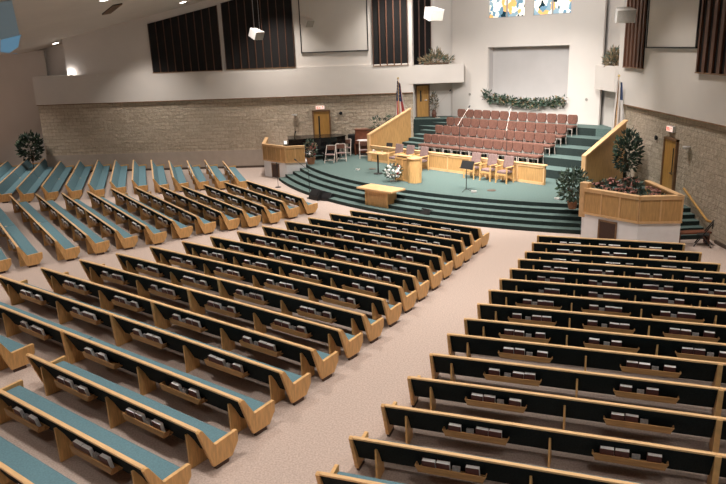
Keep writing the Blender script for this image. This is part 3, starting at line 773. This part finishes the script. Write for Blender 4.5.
MB().box(-.55, .55, -.25, .25, .55, .66).build('seat', 'blackgloss', t, .02)
for sx in (-.48, .48):
    for sy in (-.19, .19): MB().box(sx-.035, sx+.035, sy-.035, sy+.035, 0, .56).build('leg', 'blackgloss', t)
t = thing('equipment_case', 'black equipment case standing beneath the left door, behind the piano', 'case', (-2.75, 52.9, 1), rad(3))
MB().box(-1.0, 1.0, -.3, .3, 0, .95).build('body', 'blackmatte', t, .02); MB().box(-1.02, 1.02, -.32, .32, .95, 1.02).build('lid', 'blackmatte', t, .01)
t = thing('electric_keyboard', 'long low black keyboard on a stand, right of the piano', 'keyboard', (-2.0, 52.3, 1), rad(0))
MB().box(-.9, .9, -.25, .25, 1.05, 1.22).build('case', 'blackmatte', t, .02)
for sx in (-.7, .7): MB().tube((sx, -.25, 0), (sx, .2, 1.06), .03).tube((sx, .25, 0), (sx, -.2, 1.06), .03).build('stand', 'blackmatte', t)
t = thing('organ', 'reddish brown wooden organ console at the left of the sloping parapet', 'organ', (.7, 52.2, 1), rad(-8))
MB().box(-1.0, 1.0, -.1, .5, 0, 1.85).build('case', 'redwood', t, .02)
MB().box(-.95, .95, -.65, -.1, .85, 1.1).build('key_desk', 'redwood', t, .02); MB().box(-.8, .8, -.6, -.15, 1.1, 1.13).build('keys', 'page', t)
for sx in (-.95, .95): MB().box(sx-.05, sx+.05, -.6, -.1, 0, .86).build('side_panel', 'redwood', t)
MB().box(-.7, .7, -.75, -.3, 0, .1).build('pedalboard', 'blackmatte', t)
MB().box(-1.04, 1.04, -.14, .54, 1.85, 1.9).build('top', 'redwood', t, .01)
t = thing('small_amplifier', 'black box speaker standing between the keyboard and the organ', 'loudspeaker', (-.55, 52.6, 1), rad(-10))
MB().box(-.28, .28, -.2, .2, 0, 1.5).build('cabinet', 'blackmatte', t, .02); MB().box(-.24, .24, -.22, -.2, .3, 1.42).build('grille', 'louvre', t)
t = thing('laptop', 'open black laptop on the choir railing shelf, left end', 'laptop', st(-5.85, .55, 1.92), SROT+rad(20))
MB().box(-.24, .24, -.17, .17, 0, .03).build('base', 'blackmatte', t)
b = MB(); b.T = Matrix.Translation((0, .17, .03)) @ Matrix.Rotation(rad(-15), 4, 'X'); b.box(-.24, .24, -.01, .01, 0, .36); b.build('lid', 'blackmatte', t)
tag(MB().box(-.4, .4, -.3, .3, 0, .92).build('equipment_stand', 'redwood', loc=st(-5.85, .55, 1.0), rotz=SROT), 'small brown stand under the laptop behind the choir railing', 'stand')

# ---------------------------------------------------------------- foliage
def spray(mb, c, n, rx, ry, rz, l, w, mis, up=.3, shell=.3):
    for _ in range(n):
        while True:
            d = Vector((random.uniform(-1, 1), random.uniform(-1, 1), random.uniform(-1, 1)))
            if shell < d.length < 1: break
        p = Vector(c)+Vector((d.x*rx, d.y*ry, d.z*rz))
        dd = d.normalized()+Vector((random.uniform(-.6, .6), random.uniform(-.6, .6), random.uniform(-.4, .6)+up))
        mb.leaf(p, dd, l*random.uniform(.6, 1.3), w*random.uniform(.7, 1.2), random.choice(mis))
def branches(mb, base, tips, r):
    for tp in tips:
        mid = (Vector(base)+Vector(tp))/2+Vector((random.uniform(-.1, .1), random.uniform(-.1, .1), .08)); mb.tube(base, mid, r, r*.7, 6).tube(mid, tp, r*.7, r*.35, 6)
def potted(name, label, loc, trunk, crown, rx, rz, n, l, w, leaf, pot=(.28, .45), potm='pot', cat='potted plant'):
    t = thing(name, label, cat, loc)
    MB().lathe([(pot[0]*.7, 0), (pot[0], pot[1]*.9), (pot[0]*1.06, pot[1]), (pot[0]*.85, pot[1]), (pot[0]*.8, pot[1]-.06)], n=18).build('pot', potm, t)
    b = MB(); tips = [(random.uniform(-.6, .6)*rx, random.uniform(-.6, .6)*rx, crown+random.uniform(-.7, .6)*rz) for _ in range(8)]
    branches(b, (0, 0, trunk), tips, .028); b.tube((0, 0, pot[1]-.05), (0, 0, trunk+.02), .045, .03); b.build('stems', 'bark', t)
    f = MB(); spray(f, (0, 0, crown), n, rx, rx, rz, l, w, (0, 0, 0, 1)); f.build('foliage', [leaf, 'leaf'], t)
    return t
potted('potted_ficus', 'dark bushy potted tree in the left corner by the stone wall', (-25.9, 53.8, 0), 1.1, 2.3, .85, 1.05, 380, .36, .2, 'darkleaf')
potted('potted_ficus', 'tall dark potted tree behind the right choir parapet', (14.55, 36.7, 1), .9, 1.95, .68, 1.15, 620, .26, .14, 'darkleaf')
potted('potted_ivy_plant', 'grey-green leafy potted plant beside the right stage steps', st(11.55, -4.05, 1), .55, 1.15, .72, .78, 520, .24, .14, 'greyleaf', (.26, .38), 'basket')
# palm
t = thing('potted_palm', 'spiky dark palm behind the left parapet, below the flag', 'potted plant', (1.7, 51.2, 1))
MB().lathe([(.25, 0), (.35, .45), (.3, .45), (.28, .4)], n=16).build('pot', 'pot', t)
MB().tube((0, 0, .4), (0, 0, 1.9), .07).build('stems', 'bark', t)
f = MB()
for i in range(34):
    a_ = random.uniform(0, 6.28); r_ = random.uniform(.5, 1.0); z_ = random.uniform(.1, 1.0)
    p0 = Vector((0, 0, 1.8)); p1 = p0+Vector((math.cos(a_)*r_*.6, math.sin(a_)*r_*.6, z_)); p2 = p1+Vector((math.cos(a_)*r_*.6, math.sin(a_)*r_*.6, -.15))
    for q in range(6):
        c0 = p0.lerp(p1, q/6) if q < 3 else p1.lerp(p2, (q-3)/3)
        f.leaf(c0, (p2-p0)+Vector((random.uniform(-.5, .5), random.uniform(-.5, .5), random.uniform(-.4, .4))), .4, .07, i % 2)
f.build('fronds', ['darkleaf', 'leaf'], t)
# flower basket on the left steps corner
t = thing('flower_basket', 'wicker basket of mixed foliage at the piano enclosure corner', 'flower arrangement', (-3.5, 48.45, 1))
MB().lathe([(.24, 0), (.34, .5), (.3, .5), (.27, .43)], n=16).build('basket', 'basket', t)
f = MB(); spray(f, (0, 0, 1.1), 300, .42, .42, .62, .22, .11, (0, 1, 2)); f.build('foliage', ['greyleaf', 'darkleaf', 'tanleaf'], t)
f = MB()
for _ in range(22): f.ball((random.uniform(-.38, .38), random.uniform(-.38, .2), random.uniform(.65, 1.5)), .06, random.choice((0, 1)), n=6)
f.build('blooms', ['redflower', 'pinkleaf'], t)
# bouquet in front of the pulpit
t = thing('flower_bouquet', 'white and silver flower bouquet on a stand before the pulpit', 'flower arrangement', st(-.35, -4.45, 1))
MB().tube((0, 0, 0), (0, 0, .25), .08).lathe([(.2, 0), (.2, .04), (.05, .06)], n=12).lathe([(.1, .2), (.24, .42), (.2, .42)], n=12).build('vase', 'metal', t)
f = MB(); spray(f, (0, 0, .62), 170, .52, .52, .42, .2, .11, (0,)); f.build('foliage', 'greyleaf', t)
f = MB()
for _ in range(40):
    d = Vector((random.uniform(-1, 1), random.uniform(-1, 1), random.uniform(-.7, 1))).normalized(); c = Vector((0, 0, .62))+Vector((d.x*.5, d.y*.5, d.z*.4))
    f.ball(c, random.uniform(.05, .09), 1 if random.random() < .15 else 0, n=6)
f.build('blooms', ['whiteflower', 'redflower'], t)
# tall dried branch plant in the left alcove
t = thing('branch_arrangement', 'tall dark branch arrangement in a vase in the left alcove', 'potted plant', lw(13.75, .9, 3.4))
MB().lathe([(.14, 0), (.2, .3), (.12, .55), (.14, .6)], n=14).build('vase', 'pot', t)
f = MB(); spray(f, (0, 0, 1.2), 170, .28, .28, .75, .22, .08, (0, 1), .8); f.build('foliage', ['tanleaf', 'darkleaf'], t)
# ledge foliage
for loc, rx, ry, rot, lb in ((lw(13.9, .5, 7.5), 1.35, .45, -LH, 'dried brown foliage heaped on the left ledge'), ((15.75, 43.0, 7.28), .38, 1.15, 0, 'dried brown foliage heaped on the right ledge')):
    t = thing('ledge_foliage', lb, 'foliage', loc, rot)
    f = MB(); spray(f, (0, 0, .25), 330, rx, ry, .28, .34, .10, (0, 1, 2), .4, 0); spray(f, (0, 0, .6), 130, rx*.35, ry*.6, .4, .34, .1, (0, 1, 2), .7, 0)
    f.build('foliage', ['tanleaf', 'greyleaf', 'tanleaf'], t); MB().box(-rx*.7, rx*.7, -ry*.7, ry*.7, -.06, .06).build('base', 'bark', t)
# garland in the niche
t = thing('garland', 'long green garland draped along the sill of the niche', 'garland', st(0, 8.3, 4.6), SROT)
f = MB()
for i in range(46):
    x = -3.3+6.6*i/45; zc = .42-.30*math.exp(-((x-.6)/2.4)**2)+.05*math.sin(i*1.7)+(.22 if i < 3 else 0)
    for _ in range(24):
        f.leaf((x+random.uniform(-.12, .12), random.uniform(-.26, .14), zc+random.uniform(-.28, .26)), (random.uniform(-1, 1), random.uniform(-1, .4), random.uniform(-.7, 1)), random.uniform(.16, .34), .11, random.choice((0, 0, 1, 2, 2, 3)))
f.build('foliage', ['greyleaf', 'darkleaf', 'leaf', 'tanleaf'], t)
f = MB(); f.path([(-3.5+7*i/14, -.05, .42-.30*math.exp(-((-3.5+.5*i-.6)/2.4)**2)) for i in range(15)], .05); f.build('stem', 'bark', t)
# pink potted flowers in the right enclosure
spots = [(10.9, 31.0), (11.6, 31.6), (12.3, 32.2), (13.0, 31.7), (11.5, 30.3), (12.1, 30.9), (12.8, 31.0), (11.9, 29.7), (12.5, 30.1), (13.2, 30.3), (12.3, 29.1), (13.0, 29.3), (13.35, 32.9), (12.6, 33.3), (11.8, 32.7)]
names = ['front left, by the corner post', 'left side, second from the post', 'back left', 'back right', 'front left corner', 'left of centre', 'right of centre', 'front middle', 'centre', 'right side', 'front, at the angled corner', 'front right', 'behind, against the right wall', 'behind, in the middle', 'behind, on the left']
for k, ((x, y), nm) in enumerate(zip(spots, names)):
    t = thing('potted_poinsettia', 'dusty pink potted flower in the right enclosure, '+nm, 'potted plant', (x, y, 1.0 if k >= 12 or k == 0 else 1.16), random.uniform(0, 6), 'pink potted flowers')
    hh = .85+.25*random.random()+(.15 if k >= 12 else 0)
    MB().lathe([(.16, 0), (.22, .32), (.19, .32), (.17, .27)], n=12).build('pot', 'pot', t)
    b = MB(); tips = [(random.uniform(-.3, .3), random.uniform(-.3, .3), hh+random.uniform(-.05, .15)) for _ in range(3)]; branches(b, (0, 0, .28), tips, .016); b.build('stems', 'bark', t)
    f = MB(); spray(f, (0, 0, hh-.25), 90, .42, .42, .32, .24, .12, (0, 1)); f.build('foliage', ['greyleaf', 'darkleaf'], t)
    f = MB()
    for tp in tips:
        for q in range(12):
            a_ = q*2.4; f.leaf(tp, (math.cos(a_), math.sin(a_), .45 if q > 6 else .05), .17 if q > 6 else .22, .12)
    f.build('bracts', 'pinkleaf', t)

# ---------------------------------------------------------------- flags
def flag(label, loc, hgt, cols, stars=False):
    t = thing('flag', label, 'flag', loc, 0, 'flags on stands')
    MB().lathe([(.28, 0), (.28, .05), (.1, .1), (.05, .2)], n=16).build('stand', 'brass', t)
    MB().tube((0, 0, .1), (0, 0, hgt), .03).build('pole', 'cap', t)
    MB().ball((0, 0, hgt+.06), .08).build('finial', 'brass', t)
    f = MB(); n = 28; top = hgt-.12; ln = cols['len']; vs = []
    # cloth hanging in folds: grid of columns (folds) by rows
    R_ = 14; V = []
    for r in range(R_+1):
        fz = r/R_; z = top-ln*fz; wd_ = cols['w0']+(cols['w1']-cols['w0'])*min(1, fz*1.4)
        for c in range(n+1):
            q = c/n; V.append((wd_*(q-.35)+.05*math.sin(q*18+fz*2), .12*math.sin(q*22+fz*1.5)-.06, z-.25*q*(1-fz)))
    F = [(r*(n+1)+c, r*(n+1)+c+1, (r+1)*(n+1)+c+1, (r+1)*(n+1)+c) for r in range(R_) for c in range(n)]
    mi = []
    for r in range(R_):
        for c in range(n):
            if cols['kind'] == 'us': mi.append(2 if r < 6 and c < 20 else (0 if (c//3) % 2 == 0 else 1))
            else: mi.append(2 if r < 4 and c > 16 and c < 24 else 1)
    o_ = len(f.v); f.v += V; f.f += F; f.m += mi
    k = f.build('cloth', ['flagred', 'flagwhite', 'flagblue'], t)
    sm = k.modifiers.new('thickness', 'SOLIDIFY'); sm.thickness = .012
    if stars:
        s_ = MB()
        for r in range(5):
            for c in range(4):
                q = .1+.16*c; fz = (r+.8)/R_; x = (cols['w0']+(cols['w1']-cols['w0'])*min(1, fz*1.4))*(q-.35)+.05*math.sin(q*18+fz*2)
                y = .12*math.sin(q*22+fz*1.5)-.09; z = top-ln*fz-.25*q*(1-fz)
                pts = [((.04 if i % 2 == 0 else .017)*math.sin(i*math.pi/5), (.04 if i % 2 == 0 else .017)*math.cos(i*math.pi/5)) for i in range(10)]
                s_.T = Matrix.Translation((x, y, z)); s_.prism(pts, 'y', -.012, 0)
        s_.build('stars', 'flagwhite', k)
flag('American flag hanging in folds on a pole behind the left parapet', (3.05, 51.5, 1), 5.55, dict(kind='us', w0=.25, w1=.8, len=3.3), True)
flag('white church flag with dark canton hanging before the right pillar', (15.05, 40.0, 1), 5.75, dict(kind='w', w0=.25, w1=.75, len=3.7))

# ---------------------------------------------------------------- hanging speakers
def hspk(label, loc, rz, tilt, s, wires):
    t = thing('hanging_speaker', label, 'loudspeaker', loc, 0, 'white hanging loudspeakers')
    Mx = Matrix.Rotation(rz, 4, 'Z') @ Matrix.Rotation(tilt, 4, 'X')
    b = MB(); b.T = Mx; b.prism([(-.42*s, -.34*s), (.42*s, -.34*s), (.30*s, .36*s), (-.30*s, .36*s)], 'z', -.28*s, .28*s); b.build('cabinet', 'speaker', t, .02)
    b = MB(); b.T = Mx; b.box(-.38*s, .38*s, -.36*s, -.34*s, -.25*s, .25*s); b.build('grille', 'grille', t)
    w = MB()
    for dx, dy in wires:
        q = Mx @ Vector((dx*s, dy*s, .28*s)); w.tube(q, (q.x, q.y, ceil_z(loc[0])-loc[2]), .012, n=4)
    w.build('suspension_wires', 'metal', t)
hspk('white speaker hanging before the second slatted panel', (-6.25, 45, 9.97), rad(55), rad(25), .95, [(-.25, 0), (.25, 0), (0, .25)])
hspk('white speaker hanging before the left projection screen', (-2.66, 40, 10.40), rad(50), rad(28), .75, [(-.25, 0), (.25, 0)])
hspk('white box speaker hanging above the left ledge foliage', (4.62, 42, 10.64), rad(28), rad(15), 1.15, [(0, 0)])
hspk('white box speaker hanging above the right ledge foliage', (13.6, 36, 10.01), rad(-5), rad(12), 1.15, [(0, 0)])

# ---------------------------------------------------------------- right wall: handrail, folded chair
t = thing('handrail', 'oak handrail bracketed to the right stone wall above the small stair', 'handrail', (0, 0, 0))
MB().tube((15.5, 31.95, 1.85), (15.5, 29.5, .88), .055, n=10).tube((15.5, 29.5, .88), (15.66, 29.42, .84), .055, n=8).build('rail', 'doorwood', t)
for y, z in ((31.6, 1.66), (29.9, .98)): MB().tube((15.5, y, z), (15.69, y, z-.12), .03).build('bracket', 'doorwood', t)
t = thing('folding_chair', 'black folding chair on the floor beside the right stone wall', 'chair', (14.95, 28.6, 0), rad(-120))
MB().box(-.28, .28, -.26, .22, .5, .56).build('seat', 'blackmatte', t, .02); MB().box(-.28, .28, .30, .35, .85, 1.1).build('backrest', 'blackmatte', t, .02)
for sx in (-1, 1):
    MB().tube((sx*.3, .34, 1.12), (sx*.3, -.34, 0), .026, n=6).build('leg', 'blackmatte', t); MB().tube((sx*.28, -.12, .54), (sx*.28, .36, 0), .024, n=6).build('leg', 'blackmatte', t)
t = thing('kneeling_bench', 'low brown bench in front of the small green stair', 'bench', (14.6, 28.9, 0), 0)
MB().box(-.75, .75, -.22, .22, .5, .58).build('seat', 'redwood', t, .01)
for sx in (-.65, .65): MB().box(sx-.04, sx+.04, -.2, .2, 0, .5).build('leg', 'redwood', t)
